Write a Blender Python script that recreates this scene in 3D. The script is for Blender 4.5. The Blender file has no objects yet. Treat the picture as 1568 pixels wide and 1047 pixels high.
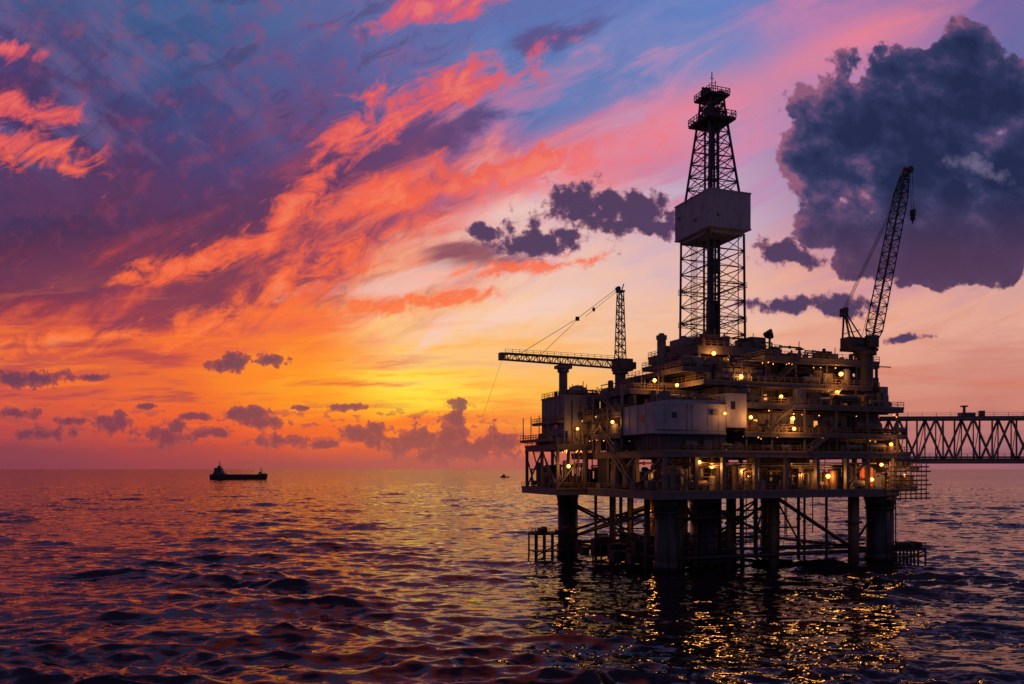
import bpy, math, random
import numpy as np
from mathutils import Vector, Matrix
random.seed(7); np.random.seed(7)
scene=bpy.context.scene
scene.view_settings.view_transform='Standard'
scene.view_settings.look='None'
scene.view_settings.exposure=0

def lin(c):
    o=[]
    for x in c[:3]:
        x/=255.0
        o.append(x/12.92 if x<=0.04045 else ((x+0.055)/1.055)**2.4)
    return (o[0],o[1],o[2],1.0)

# ------------------------------------------------------------------ SKY
world=bpy.data.worlds.new("World"); scene.world=world; world.use_nodes=True
nt=world.node_tree; nt.nodes.clear()
L=nt.links
def node(t): return nt.nodes.new(t)
def setin(sock,v):
    if isinstance(v,bpy.types.NodeSocket): L.new(v,sock)
    else: sock.default_value=v
def M(op,a,b=None,c=None,clamp=False):
    n=node('ShaderNodeMath'); n.operation=op; n.use_clamp=clamp
    setin(n.inputs[0],a)
    if b is not None: setin(n.inputs[1],b)
    if c is not None: setin(n.inputs[2],c)
    return n.outputs[0]
def smooth(v,a,b,lo=0.0,hi=1.0):
    n=node('ShaderNodeMapRange'); n.interpolation_type='SMOOTHSTEP'
    setin(n.inputs[0],v); n.inputs[1].default_value=a; n.inputs[2].default_value=b
    n.inputs[3].default_value=lo; n.inputs[4].default_value=hi
    return n.outputs[0]
def mixc(f,a,b):
    n=node('ShaderNodeMix'); n.data_type='RGBA'; n.clamp_factor=True
    setin(n.inputs[0],f); setin(n.inputs[6],a); setin(n.inputs[7],b)
    return n.outputs[2]
def mapping(v,loc=(0,0,0),rot=0,scale=(1,1,1),t='TEXTURE'):
    n=node('ShaderNodeMapping'); n.vector_type=t
    L.new(v,n.inputs[0]); n.inputs[1].default_value=loc
    n.inputs[2].default_value=(0,0,math.radians(rot)); n.inputs[3].default_value=scale
    return n.outputs[0]
def noise(v,scale=1,detail=5,rough=.55,dist=0.0):
    n=node('ShaderNodeTexNoise'); L.new(v,n.inputs['Vector']); n.noise_dimensions='2D'
    n.inputs['Scale'].default_value=scale; n.inputs['Detail'].default_value=detail
    n.inputs['Roughness'].default_value=rough; n.inputs['Distortion'].default_value=dist
    return n.outputs[0]
def ramp(v,stops):
    n=node('ShaderNodeValToRGB'); setin(n.inputs[0],v); cr=n.color_ramp
    stops=sorted(stops)
    cr.elements[0].position=stops[0][0]; cr.elements[0].color=stops[0][1]
    cr.elements[1].position=stops[-1][0]; cr.elements[1].color=stops[-1][1]
    for p,c in stops[1:-1]:
        e=cr.elements.new(p); e.color=c
    return n.outputs[0]
def combine(x,y,z=0.0):
    n=node('ShaderNodeCombineXYZ'); setin(n.inputs[0],x); setin(n.inputs[1],y); setin(n.inputs[2],z)
    return n.outputs[0]
def rfield(P,groups):
    """smallest normalised elliptical radius; groups=(rotation, aspect, [(cx,cy,rx)..])"""
    out=None
    for rot,asp,els in groups:
        PP=mapping(P,(0,0,0),rot,(1,1/asp,1))
        a=math.radians(rot)
        for cx,cy,rx in els:
            ux=cx*math.cos(a)+cy*math.sin(a); uy=(-cx*math.sin(a)+cy*math.cos(a))*asp
            l=node('ShaderNodeVectorMath'); l.operation='DISTANCE'; L.new(PP,l.inputs[0]); l.inputs[1].default_value=(ux,uy,0)
            r=M('MULTIPLY',l.outputs['Value'],1.0/rx)
            out=r if out is None else M('MINIMUM',out,r)
    return out

tc=node('ShaderNodeTexCoord'); sep=node('ShaderNodeSeparateXYZ'); L.new(tc.outputs['Generated'],sep.inputs[0])
dx,dy,dz=sep.outputs
# chart of the sky around the sunset bearing
ay=M('MAXIMUM',M('ABSOLUTE',dy),0.12)
X=M('MULTIPLY_ADD',M('DIVIDE',dx,ay),12.54,7.84)
Y=M('MULTIPLY',M('DIVIDE',dz,ay),12.54)
P=combine(X,Y)
n_diag=noise(mapping(P,(0,0,0),24,(2.1,.62,1)),1.0,7,.62,.3)
n_hor=noise(mapping(P,(3,1,0),2,(2.6,.28,1)),1.0,6,.62)
hi=smooth(Y,1.2,2.8)
nmix=M('ADD',M('MULTIPLY',n_diag,hi),M('MULTIPLY',n_hor,M('SUBTRACT',1.0,hi)))
nc=M('SUBTRACT',nmix,.5)
wamp=smooth(Y,.0,3.0,.8,3.4)
Yw=M('MULTIPLY_ADD',nc,wamp,Y)
Xw=M('MULTIPLY_ADD',nc,-3.0,X)
t=M('DIVIDE',Yw,8.0)
def col(st): return ramp(t,[(max(0,(718-y)/800.0),lin(c)) for y,c in st])
cols=[(0.3,[(718,(122,58,80)),(690,(144,62,80)),(655,(188,70,72)),(615,(224,88,62)),(575,(196,78,74)),(530,(212,84,64)),(490,(150,56,74)),(440,(96,46,78)),(350,(72,44,84)),(250,(70,50,96)),(150,(76,56,108)),(60,(80,74,126)),(0,(72,86,136))]),
(2.8,[(718,(150,62,74)),(690,(188,64,66)),(650,(232,84,52)),(610,(244,106,46)),(570,(240,108,50)),(525,(232,94,60)),(480,(194,72,74)),(420,(132,54,80)),(350,(94,50,88)),(260,(82,58,108)),(170,(66,70,124)),(90,(60,84,136)),(0,(68,98,150))]),
(4.9,[(718,(168,68,68)),(690,(212,76,56)),(660,(240,98,44)),(620,(255,148,32)),(590,(255,162,36)),(550,(250,126,48)),(500,(250,118,62)),(430,(240,98,74)),(350,(174,72,88)),(270,(126,64,102)),(190,(102,74,126)),(100,(86,90,148)),(0,(92,104,160))]),
(6.3,[(718,(180,76,70)),(690,(224,84,54)),(660,(250,124,40)),(625,(255,200,42)),(595,(255,226,72)),(560,(255,202,100)),(510,(254,194,136)),(450,(246,160,124)),(400,(236,136,118)),(330,(242,104,86)),(270,(196,88,106)),(200,(140,92,142)),(110,(100,104,164)),(0,(104,108,168))]),
(8.3,[(718,(176,82,78)),(690,(222,98,66)),(650,(248,140,58)),(600,(255,184,76)),(550,(254,190,118)),(480,(250,202,168)),(400,(236,194,184)),(330,(222,172,184)),(260,(240,136,134)),(200,(186,120,164)),(130,(108,126,184)),(60,(94,120,182)),(0,(98,114,176))]),
(10.8,[(718,(170,96,98)),(680,(202,118,100)),(620,(232,150,116)),(550,(244,184,148)),(480,(242,190,164)),(400,(226,182,182)),(320,(200,174,198)),(240,(196,146,184)),(180,(212,138,172)),(100,(130,136,192)),(0,(104,130,194))]),
(13.0,[(718,(154,98,110)),(680,(180,112,112)),(620,(212,134,116)),(550,(230,160,138)),(490,(238,174,150)),(430,(220,156,156)),(340,(186,136,164)),(240,(156,132,178)),(140,(180,134,180)),(50,(192,126,174)),(0,(160,122,174))]),
(15.6,[(718,(138,94,112)),(680,(170,110,116)),(620,(208,130,116)),(550,(212,142,128)),(490,(230,168,150)),(430,(216,160,156)),(340,(176,132,160)),(240,(136,120,168)),(120,(108,108,164)),(0,(124,104,164))])]
c=None; px=None
for x,st in cols:
    r=col(st)
    if c is None: c=r
    else: c=mixc(smooth(Xw,px,x),c,r)
    px=x
# bluish veils, upper left
n_v=noise(mapping(P,(1,4,0),-38,(2.2,.5,1)),1.0,5,.58)
vm=M('MULTIPLY',smooth(n_v,.45,.72),M('MULTIPLY',smooth(Y,3.4,5.0),smooth(X,5.2,2.6)))
c=mixc(M('MULTIPLY',vm,.6),c,lin((104,98,150)))
# feathery mottling of the whole cirrus sheet
n_rib=noise(mapping(P,(5,2,0),28,(.80,.36,1)),1.0,8,.68,.5)
n_c2=noise(P,2.6,8,.62)
mot=M('MULTIPLY',smooth(n_c2,.46,.76),M('MULTIPLY',smooth(Y,1.6,3.0),smooth(X,8.0,5.0)))
c=mixc(M('MULTIPLY',mot,.38),c,lin((160,70,98)))
mot2=M('MULTIPLY',smooth(n_rib,.47,.3),M('MULTIPLY',smooth(Y,1.6,3.0),smooth(X,9.0,6.0)))
c=mixc(M('MULTIPLY',mot2,.4),c,lin((70,46,90)))
# purple shadow masses
rs=rfield(P,[(25,4.7,[(4.6,4.15,2.4),(6.3,5.0,1.7),(3.2,2.95,1.9)]),(0,4,[(1.2,3.0,2.4),(7.05,3.33,1.0),(1.2,4.3,1.6)]),(12,4,[(8.6,6.65,1.0)])])
ms=smooth(M('SUBTRACT',M('MULTIPLY',M('SUBTRACT',n_diag,.5),3.4),rs),-1.15,-.35)
c=mixc(M('MULTIPLY',ms,.78),c,ramp(M('DIVIDE',Y,8.0),[(.25,lin((146,60,80))),(.45,lin((96,50,86))),(.65,lin((88,60,110))),(.85,lin((94,76,134)))]))
# sun-lit coral ribs
rr=rfield(P,[(52,4,[(5.1,4.75,1.0),(4.25,2.75,.8),(4.3,3.75,.6)]),(14,5,[(6.9,5.85,1.5),(5.9,4.15,1.6),(8.1,4.65,1.6),(2.9,3.15,1.1),(3.6,2.3,1.3),(7.3,4.4,1.2),(6.9,7.15,1.2)]),(36,4,[(6.1,5.35,.8),(5.2,3.2,1.1)]),(-10,3.2,[(.2,4.95,1.0),(.1,6.45,.5),(.4,5.5,.7),(1.0,4.6,.3)]),(6,11,[(7.6,3.05,1.3),(1.0,1.95,1.6),(6.2,2.55,1.5)])])
fr_=M('SUBTRACT',M('ADD',M('MULTIPLY',M('SUBTRACT',n_rib,.5),4.4),M('MULTIPLY',M('SUBTRACT',n_c2,.5),1.6)),rr)
mr=smooth(fr_,-1.35,-.2)
c=mixc(M('MULTIPLY',mr,.9),c,ramp(M('DIVIDE',Y,8.0),[(.2,lin((255,118,50))),(.38,lin((252,102,60))),(.55,lin((244,96,76))),(.72,lin((234,90,94))),(.9,lin((226,88,114)))]))
c=mixc(smooth(fr_,-.5,.5,0,.35),c,lin((255,156,112)))
# broad soft pink band to upper right
rb=rfield(P,[(23,6,[(10.2,5.25,3.4),(12.9,6.5,2.4)])])
mb_=smooth(M('SUBTRACT',M('MULTIPLY',M('SUBTRACT',n_diag,.5),2.0),rb),-1.2,.1)
c=mixc(M('MULTIPLY',mb_,.75),c,lin((242,132,146)))
# pale breaks near the glow
rw=rfield(P,[(12,4.6,[(6.1,2.85,1.1),(7.6,2.35,1.3),(8.0,3.95,1.1)])])
mw=smooth(M('SUBTRACT',M('MULTIPLY',M('SUBTRACT',n_diag,.5),3.4),rw),-1.2,-.2)
c=mixc(M('MULTIPLY',mw,.6),c,lin((250,212,198)))
# low dusky and fiery bars
bars=M('MULTIPLY',smooth(Y,.3,.9),smooth(Y,3.2,1.6))
c=mixc(M('MULTIPLY',M('MULTIPLY',smooth(n_hor,.54,.68),bars),smooth(X,8.0,2.0,.12,.65)),c,lin((168,62,74)))
c=mixc(M('MULTIPLY',M('MULTIPLY',smooth(n_hor,.46,.34),bars),smooth(X,9.0,4.0,.1,.6)),c,lin((255,126,40)))
# low cumulus
n_cu=noise(P,4.2,7,.64)
rl=rfield(P,[(3,2.3,[(3.55,1.62,.3),(4.15,1.68,.24),(3.75,.85,.3),(5.6,.5,.36),(1.7,.65,.36),(2.6,.5,.4),(6.35,.42,.5)]),(0,4.5,[(.45,1.38,.6),(1.45,1.4,.28),(5.35,.95,.3),(4.35,.42,.45),(1.1,.74,.3),(5.0,.38,.28),(.2,.85,.4),(4.6,.93,.17),(3.2,.55,.35),(4.0,.7,.4),(2.2,.95,.2),(7.1,.3,.9),(3.0,.8,.25),(.6,.55,.5)]),(0,1,[(6.9,.5,.26),(6.97,.78,.17),(7.03,.98,.12),(7.72,.42,.24),(6.5,.5,.2),(2.7,.6,.16),(1.85,.72,.14),(5.75,.58,.16)])])
fl=M('SUBTRACT',M('MULTIPLY',M('SUBTRACT',n_cu,.5),3.2),rl)
nlow=noise(mapping(P,(0,0,0),0,(1.5,.6,1)),4.6,5,.58)
scat=M('MULTIPLY',M('MULTIPLY',smooth(nlow,.55,.62),M('MULTIPLY',smooth(Y,.2,.4),smooth(Y,1.2,.7))),smooth(X,8.3,7.0))
ml=M('MAXIMUM',smooth(fl,-1.12,-.9),M('MULTIPLY',scat,.8))
clow=mixc(smooth(fl,-1.15,-.3),lin((172,72,76)),mixc(smooth(Y,.3,1.5),lin((120,52,78)),lin((96,54,86))))
c=mixc(M('MULTIPLY',ml,.9),c,clow)
c=mixc(smooth(Y,.5,.0,0,.55),c,mixc(smooth(X,2,12),lin((144,62,80)),lin((164,98,106))))
# mid dark cumulus
rm=rfield(P,[(0,2,[(9.0,4.0,.7),(8.75,4.15,.4),(9.7,3.95,.66),(9.35,4.0,.6)]),(-6,2.9,[(8.2,3.52,.75),(7.5,3.62,.4),(8.6,3.6,.4),(10.1,3.7,.4),(12.1,3.3,.6),(12.85,2.5,.55)]),(6,4.5,[(12.0,2.52,.6),(13.9,2.0,.3)])])
fm=M('SUBTRACT',M('MULTIPLY',M('SUBTRACT',n_c2,.5),3.4),rm)
c=mixc(smooth(fm,-1.25,-.65),c,ramp(M('ADD',fm,1.15),[(0,lin((196,120,134))),(.25,lin((134,84,112))),(.6,lin((82,60,96)))]))
# big dark cumulus
n_b=noise(P,1.15,9,.57)
rbg=rfield(P,[(0,1.35,[(14.2,4.5,1.9),(15.1,5.6,1.3),(15.9,4.6,2.0),(14.7,6.0,.95),(12.8,3.75,.7)]),(0,1,[(13.05,5.15,1.02),(12.5,4.8,.72),(14.9,6.3,.65),(13.95,5.55,.9)]),(-3,3.6,[(14.4,3.5,2.3)])])
fb=M('SUBTRACT',M('MULTIPLY',M('SUBTRACT',n_b,.5),1.9),rbg)
mbig=smooth(fb,-.99,-.86)
n_s=noise(mapping(P,(7,3,0),-20,(1.2,.8,1)),1.9,6,.56)
shade=M('ADD',M('ADD',fb,.98),M('MULTIPLY',M('SUBTRACT',n_s,.5),1.5))
shade=M('ADD',shade,smooth(X,12.0,14.0,-.12,.12))
cb=ramp(shade,[(0,lin((146,92,124))),(.1,lin((112,78,114))),(.26,lin((78,68,110))),(.5,lin((48,54,94))),(.9,lin((32,40,78)))])
cb=mixc(smooth(Y,4.4,2.9,0,.8),cb,lin((90,58,90)))
cb=mixc(smooth(M('SUBTRACT',M('MULTIPLY',M('SUBTRACT',n_c2,.5),3),rfield(P,[(-15,2.2,[(15.0,4.55,.6)])])),-.9,.1,0,.6),cb,lin((128,116,150)))
c=mixc(mbig,c,cb)
# unseen high sky: coral added over sunset to redden sea reflections, elsewhere mauve and blue
c=mixc(smooth(Y,7.2,10.5,0,1),c,mixc(M('MULTIPLY',smooth(X,.5,4.2),smooth(X,10.5,7.8)),lin((64,56,96)),lin((206,86,80))))
c=mixc(smooth(dz,.75,.98),c,lin((84,70,110)))
c=mixc(smooth(dy,.1,-.35),c,ramp(dz,[(0,lin((80,68,92))),(.3,lin((86,76,106))),(1,lin((72,74,116)))]))
c=mixc(smooth(dz,0,-.05),c,lin((40,30,45)))
sky=node('ShaderNodeTexSky'); sky.sky_type='NISHITA'; sky.sun_disc=False
sky.sun_elevation=math.radians(3); sky.sun_rotation=math.radians(-6.5)
bg1=node('ShaderNodeBackground'); L.new(c,bg1.inputs[0]); bg1.inputs[1].default_value=.96
bg2=node('ShaderNodeBackground'); L.new(sky.outputs[0],bg2.inputs[0]); bg2.inputs[1].default_value=.002
add=node('ShaderNodeAddShader'); L.new(bg1.outputs[0],add.inputs[0]); L.new(bg2.outputs[0],add.inputs[1])
wo=node('ShaderNodeOutputWorld'); L.new(add.outputs[0],wo.inputs[0])
world.cycles.sampling_method='MANUAL'; world.cycles.sample_map_resolution=256

# ------------------------------------------------------------------ MATERIALS
def material(name,colr,rough=.6,metal=0,var=.35,rust=.25,scale=.35,bump=.15,emit=None,es=0):
    m=bpy.data.materials.new(name); m.use_nodes=True
    t=m.node_tree; b=t.nodes['Principled BSDF']
    b.inputs['Base Color'].default_value=(*colr,1)
    b.inputs['Roughness'].default_value=rough; b.inputs['Metallic'].default_value=metal
    if emit:
        b.inputs['Emission Color'].default_value=(*emit,1); b.inputs['Emission Strength'].default_value=es
        return m
    tcn=t.nodes.new('ShaderNodeTexCoord')
    mp=t.nodes.new('ShaderNodeMapping'); mp.inputs[3].default_value=(1,1,.4)
    t.links.new(tcn.outputs['Object'],mp.inputs[0])
    n2=t.nodes.new('ShaderNodeTexNoise'); n2.inputs['Scale'].default_value=scale*2.5; n2.inputs['Detail'].default_value=5; n2.inputs['Roughness'].default_value=.72
    t.links.new(mp.outputs[0],n2.inputs['Vector'])
    r=t.nodes.new('ShaderNodeValToRGB'); t.links.new(n2.outputs[0],r.inputs[0]); cr=r.color_ramp
    d=[x*(1-var) for x in colr]; u=[min(1,x*(1+var*.4)) for x in colr]
    ru=[.11,.045,.02]
    cr.elements[0].position=.28; cr.elements[0].color=(*d,1)
    cr.elements[1].position=.52; cr.elements[1].color=(*u,1)
    e=cr.elements.new(.7); e.color=(*[u[i]*(1-rust)+ru[i]*rust for i in range(3)],1)
    t.links.new(r.outputs[0],b.inputs['Base Color'])
    return m
m_dark=material('dark_steel',(.04,.038,.046),.55,.2,.4,.5)
m_steel=material('grey_steel',(.105,.092,.092),.55,.1,.5,.65)
m_panel=material('grey_panel',(.17,.16,.17),.6,0,.45,.55,.2)
m_white=material('white_paint',(.31,.30,.325),.6,0,.4,.5,.15)
m_leg=material('leg_steel',(.028,.027,.032),.5,.1,.5,.6,.2)
m_rustp=material('pipe_brown',(.12,.07,.045),.6,.1,.4,.6,.6)
m_yel=material('yellow_rail',(.20,.12,.05),.6,0,.4,.5,.6)
m_orange=material('painted_orange_light',(.55,.13,.04),.5,0,.3,.3,.4)  # orange light on a wall, put into the base colour
m_blk=material('black_steel',(.02,.02,.025),.5,.2,.4,.3)
m_hull=material('ship_hull',(.03,.018,.022),.6,0,.4,.3,.05)
m_ship=material('ship_house',(.08,.05,.055),.6,0,.3,.3,.05)
m_lamp=material('lamp_glow',(.9,.6,.3),.5,0,0,0,emit=(1.0,.34,.06),es=3.6)
m_win=material('lit_window',(.9,.6,.3),.3,0,0,0,emit=(1.0,.38,.08),es=1.0)
m_glass=material('dark_window',(.02,.025,.03),.1,0,.1,0)

# ------------------------------------------------------------------ MESH BUILDER
class MB:
    def __init__(s): s.v=[]; s.f=[]
    def bx(s,x0,x1,y0,y1,z0,z1):
        i=len(s.v)
        s.v+=[(x0,y0,z0),(x1,y0,z0),(x1,y1,z0),(x0,y1,z0),(x0,y0,z1),(x1,y0,z1),(x1,y1,z1),(x0,y1,z1)]
        s.f+=[(i,i+3,i+2,i+1),(i+4,i+5,i+6,i+7),(i,i+1,i+5,i+4),(i+1,i+2,i+6,i+5),(i+2,i+3,i+7,i+6),(i+3,i,i+4,i+7)]
    def frame(s,p,q):
        p=Vector(p);q=Vector(q);d=(q-p).normalized()
        up=Vector((0,0,1)) if abs(d.z)<.95 else Vector((0,1,0))
        a=d.cross(up).normalized(); b=a.cross(d).normalized()
        return p,q,a,b
    def cyl(s,p,q,r,n=6,r2=None):
        if r2 is None:r2=r
        p,q,a,b=s.frame(p,q); i=len(s.v)
        for (c0,rr) in ((p,r),(q,r2)):
            for k in range(n):
                an=2*math.pi*k/n
                s.v.append(tuple(c0+a*(rr*math.cos(an))+b*(rr*math.sin(an))))
        for k in range(n):
            k2=(k+1)%n
            s.f.append((i+k,i+k2,i+n+k2,i+n+k))
        s.f.append(tuple(i+k for k in reversed(range(n)))); s.f.append(tuple(i+n+k for k in range(n)))
    def beam(s,p,q,w,h):
        p,q,a,b=s.frame(p,q); i=len(s.v)
        for c0 in (p,q):
            for (sa,sb) in ((-1,-1),(1,-1),(1,1),(-1,1)):
                s.v.append(tuple(c0+a*(sa*w/2)+b*(sb*h/2)))
        s.f+=[(i,i+1,i+5,i+4),(i+1,i+2,i+6,i+5),(i+2,i+3,i+7,i+6),(i+3,i,i+4,i+7),(i+3,i+2,i+1,i),(i+4,i+5,i+6,i+7)]
    def sph(s,c,r,n=8,sz=1):
        i=len(s.v); m=n//2
        for a in range(m+1):
            th=math.pi*a/m
            for k in range(n):
                ph=2*math.pi*k/n
                s.v.append((c[0]+r*math.sin(th)*math.cos(ph),c[1]+r*math.sin(th)*math.sin(ph),c[2]+r*sz*math.cos(th)))
        for a in range(m):
            for k in range(n):
                k2=(k+1)%n
                s.f.append((i+a*n+k,i+(a+1)*n+k,i+(a+1)*n+k2,i+a*n+k2))
    def rail(s,pts,closed=False,h=1.15,r=.06,sp=1.6):
        pp=list(pts)+([pts[0]] if closed else [])
        for a,b in zip(pp[:-1],pp[1:]):
            a=Vector(a);b=Vector(b);Ln=(b-a).length
            n=max(1,int(Ln/sp))
            for k in range(n+1):
                c=a.lerp(b,k/n); s.beam(c,c+Vector((0,0,h)),r*1.5,r*1.5)
            for hh in (h,h*.55): s.beam(a+Vector((0,0,hh)),b+Vector((0,0,hh)),r*1.3,r*1.3)
            s.beam(a+Vector((0,0,.08)),b+Vector((0,0,.08)),.05,.16)
    def lattice(s,p,q,w0,w1,bays,rc,rb,n=5):
        p,q,a,b=s.frame(p,q)
        ring=[]
        for k in range(bays+1):
            t=k/bays; c=p.lerp(q,t); w=(w0*(1-t)+w1*t)/2
            ring.append([c+a*w*x+b*w*y for x,y in ((-1,-1),(1,-1),(1,1),(-1,1))])
        for j in range(4): s.cyl(ring[0][j],ring[-1][j],rc,n)
        for k in range(bays):
            for j in range(4):
                j2=(j+1)%4
                s.cyl(ring[k+1][j],ring[k+1][j2],rb,4)
                if (k+j)%2: s.cyl(ring[k][j],ring[k+1][j2],rb,4)
                else: s.cyl(ring[k][j2],ring[k+1][j],rb,4)
    def obj(s,name,mat,parent=None,smooth=False):
        me=bpy.data.meshes.new(name); me.from_pydata(s.v,[],s.f); me.update()
        me.materials.append(mat)
        o=bpy.data.objects.new(name,me); scene.collection.objects.link(o)
        if parent: o.parent=parent
        if smooth:
            for p in me.polygons: p.use_smooth=len(p.vertices)==4
        return o
def empty(name,loc=(0,0,0),rz=0):
    e=bpy.data.objects.new(name,None); scene.collection.objects.link(e)
    e.location=loc; e.rotation_euler=(0,0,rz); e.empty_display_size=5
    return e
ROT=math.radians(20); ORG=(29.7,158,0)

# ------------------------------------------------------------------ PLATFORM
plat=empty('offshore_oil_platform',ORG,ROT)
legs=MB(); brace=MB(); cond=MB()
def leg(x,y,r,ztop=14.4):
    legs.cyl((x,y,-6),(x,y,ztop-2.5),r,28); legs.cyl((x,y,ztop-2.5),(x,y,ztop),r,28,r*1.22)
    legs.cyl((x,y,.2),(x,y,2.2),r*1.12,28); legs.cyl((x,y,ztop-3),(x,y,ztop-2.5),r*1.1,28)
    for k in range(3):
        an=-1.9+k*1.0
        brace.cyl((x+math.cos(an)*(r+.3),y+math.sin(an)*(r+.3),-3),(x+math.cos(an)*(r+.3),y+math.sin(an)*(r+.3),ztop-1),.13,6)
leg(0,0,2.2); leg(52.5,0,2.8); leg(-3,40,2.3); leg(52,38,1.3); leg(13,7,2.7); leg(24,34,1.2)
for x,y,r in [(44.5,-1,1.15),(25.5,1,.75),(28,3,.6),(5,3,.35),(17,4,.5),(19,6,.5),(21,5,.4),(6,26,.5),(2,27,.45),(4,30,.6),(9,22,.6),(11,24,.6),(-1,6,.4),(38,20,.6),(34,18,.5),(8,8,.5),(31,22,.5),(15,20,.6),(18,22,.6),(13,28,.5),(20,14,.6),(22,16,.6),
    (7,5,.3),(9.5,4.5,.4),(16,9,.7),(18.3,9,.4),(23,8,.3),(30,6,.3),(33,9,.35),(36,4,.25),(0,22,.4),(12,15,.5),(5,16,.35),(41,12,.35),(1,33,.35),(8,34,.4),(12,36,.4),(16,33,.35),(3,12,.3),(47,10,.3)]:
    cond.cyl((x,y,-4),(x,y,14.6),r,12)
    cond.cyl((x,y,8.6),(x,y,9.1),r*1.5,12)
def br(a,b,r=.45): brace.cyl(a,b,r,10)
for z in (2.6,):
    br((0,0,z),(52.5,0,z),.4); br((-3,40,z),(0,0,z),.4); br((52.5,0,z),(52,38,z),.4); br((-3,40,z),(52,38,z),.4)
    br((13,7,z+.9),(44.5,-1,z+.9),.3); br((0,0,z+1.5),(13,7,z+1.5),.35); br((13,7,z),(52,38,z),.35); br((13,7,z-1),(-3,40,z-1),.35)
br((26,0,14),(44,-1,3.5),.4); br((26,1,14),(13,7,4),.3); br((5,2,14),(13,7,5),.3)
br((44.5,-1,4),(52.5,0,12.5),.25); br((-3,40,3.5),(24,34,13.5),.35); br((24,34,13.5),(52,38,3.5),.35); br((-3,40,12),(0,0,3.5),.3); br((0,0,12.5),(-3,40,3.6),.3)
br((28,3,13.6),(40,10,3.2),.2); br((13,7,12.5),(0,0,6),.25); br((9,22,12),(-3,40,5),.3); br((9,22,4),(-3,40,12.5),.25); br((16,9,12.5),(28,3,5),.25)
br((16,9,5),(34,18,12.5),.22); br((34,18,5),(52,38,12.5),.25); br((4,30,5),(18,22,12.8),.22); br((18,22,5),(34,18,12.8),.22)
for z in (5.2,6.6,9.8): br((5,3,z),(21,5,z),.18); br((2,27,z),(18,22,z),.18)
br((20,14,7),(41,12,7),.2); br((15,20,10.5),(38,20,10.5),.2)
for k in range(16):
    x=random.uniform(16,42);y=random.uniform(0,16)
    brace.cyl((x,y,random.uniform(3,9)),(x,y,14.5),.12,6)
walk=MB(); walkr=MB()
walk.bx(14,50,1.6,3.2,3.7,3.95); walkr.rail([(14,1.6,3.95),(50,1.6,3.95)],r=.05)
walk.bx(-2,12,9,10.4,4.2,4.4); walk.bx(6,30,17,18.6,9.2,9.4); walkr.rail([(6,17,9.4),(30,17,9.4)],r=.05)
walk.bx(2,20,1.4,2.6,10.2,10.4); walkr.rail([(2,1.4,10.4),(20,1.4,10.4)],r=.05)
def landing(x0,x1,y0,y1,zt):
    walk.bx(x0,x1,y0,y1,zt,zt+.35); walk.bx(x0,x1,y0,y1,1.2,1.5)
    n=int((x1-x0)/1.8)
    for k in range(n+1):
        x=x0+(x1-x0)*k/n
        for y in (y0,y1):
            walk.cyl((x,y,-2.5),(x,y,zt+.4),.22,6)
    walkr.rail([(x0,y0,zt+.35),(x1,y0,zt+.35),(x1,y1,zt+.35),(x0,y1,zt+.35)],True,r=.06)
    walk.cyl((x0,y0,.3),(x1,y0,zt),.15,6)
landing(-14,-4,33,37,5.0)
landing(53,61,-4,-1,2.6); landing(-4,8,20,24,3.4); landing(2,9,9,12,2.6); landing(8,20,3,6,2.0)
for k in range(70):
    x=random.uniform(-6,26);y=random.uniform(5,30); h=random.uniform(.8,4.2)
    walk.bx(x,x+random.uniform(.6,2.5),y,y+2,1.0,1.5+h)
for k in range(10):
    x=random.uniform(-13.5,-5.5); walk.bx(x,x+random.uniform(.4,1.2),33.5,36,5.36,5.36+random.uniform(.5,1.8))
for k in range(14):
    x=random.uniform(54,60); walk.bx(x,x+random.uniform(.4,1.2),-3.6,-1.4,2.96,2.96+random.uniform(.5,1.6))
legs.obj('legs',m_leg,plat,True); brace.obj('jacket_braces',m_leg,plat,True); cond.obj('conductors',m_rustp,plat,True)
walk.obj('boat_landings',m_blk,plat); walkr.obj('landing_rails',m_dark,plat)

deck=MB(); girder=MB(); col_=MB(); rails=MB(); rails2=MB(); walls=MB(); panels=MB(); white=MB(); pipes=MB(); pipes2=MB(); eq=MB(); eq2=MB(); win=MB(); glass=MB(); stairs=MB(); darkeq=MB()
def slab(x0,x1,y0,y1,zt,th=.35,gd=.8,rail=True,step=4.0):
    deck.bx(x0,x1,y0,y1,zt-th,zt)
    zb=zt-th
    for (a,b) in (((x0+.1,y0+.15),(x1-.1,y0+.15)),((x0+.1,y1-.15),(x1-.1,y1-.15)),((x0+.15,y0+.3),(x0+.15,y1-.3)),((x1-.15,y0+.3),(x1-.15,y1-.3))):
        girder.beam((a[0],a[1],zb-gd/2-.01),(b[0],b[1],zb-gd/2-.01),.16,gd)
        girder.beam((a[0],a[1],zb-gd-.05),(b[0],b[1],zb-gd-.05),.42,.1)
    n=int((x1-x0)/step)
    for k in range(1,n):
        x=x0+(x1-x0)*k/n
        girder.beam((x,y0+.3,zb-gd*.4),(x,y1-.3,zb-gd*.4),.2,gd*.75)
        girder.bx(x-.06,x+.06,y0-.04,y0+.06,zb-gd,zb-.02)
    if rail: rails.rail([(x0+.08,y0+.08,zt),(x1-.08,y0+.08,zt),(x1-.08,y1-.08,zt),(x0+.08,y1-.08,zt)],True)
def wallpanel(mb,x0,x1,y0,y1,z0,z1,rib=1.3):
    mb.bx(x0,x1,y0,y1,z0,z1)
    n=max(1,int((x1-x0)/rib))
    for k in range(n+1):
        x=x0+(x1-x0)*k/n; mb.bx(x-.06,x+.06,y0-.09,y0-.003,z0+.05,z1-.05)
    n=max(1,int((y1-y0)/rib))
    for k in range(n+1):
        y=y0+(y1-y0)*k/n; mb.bx(x0-.09,x0-.003,y-.06,y+.06,z0+.05,z1-.05)
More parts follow.
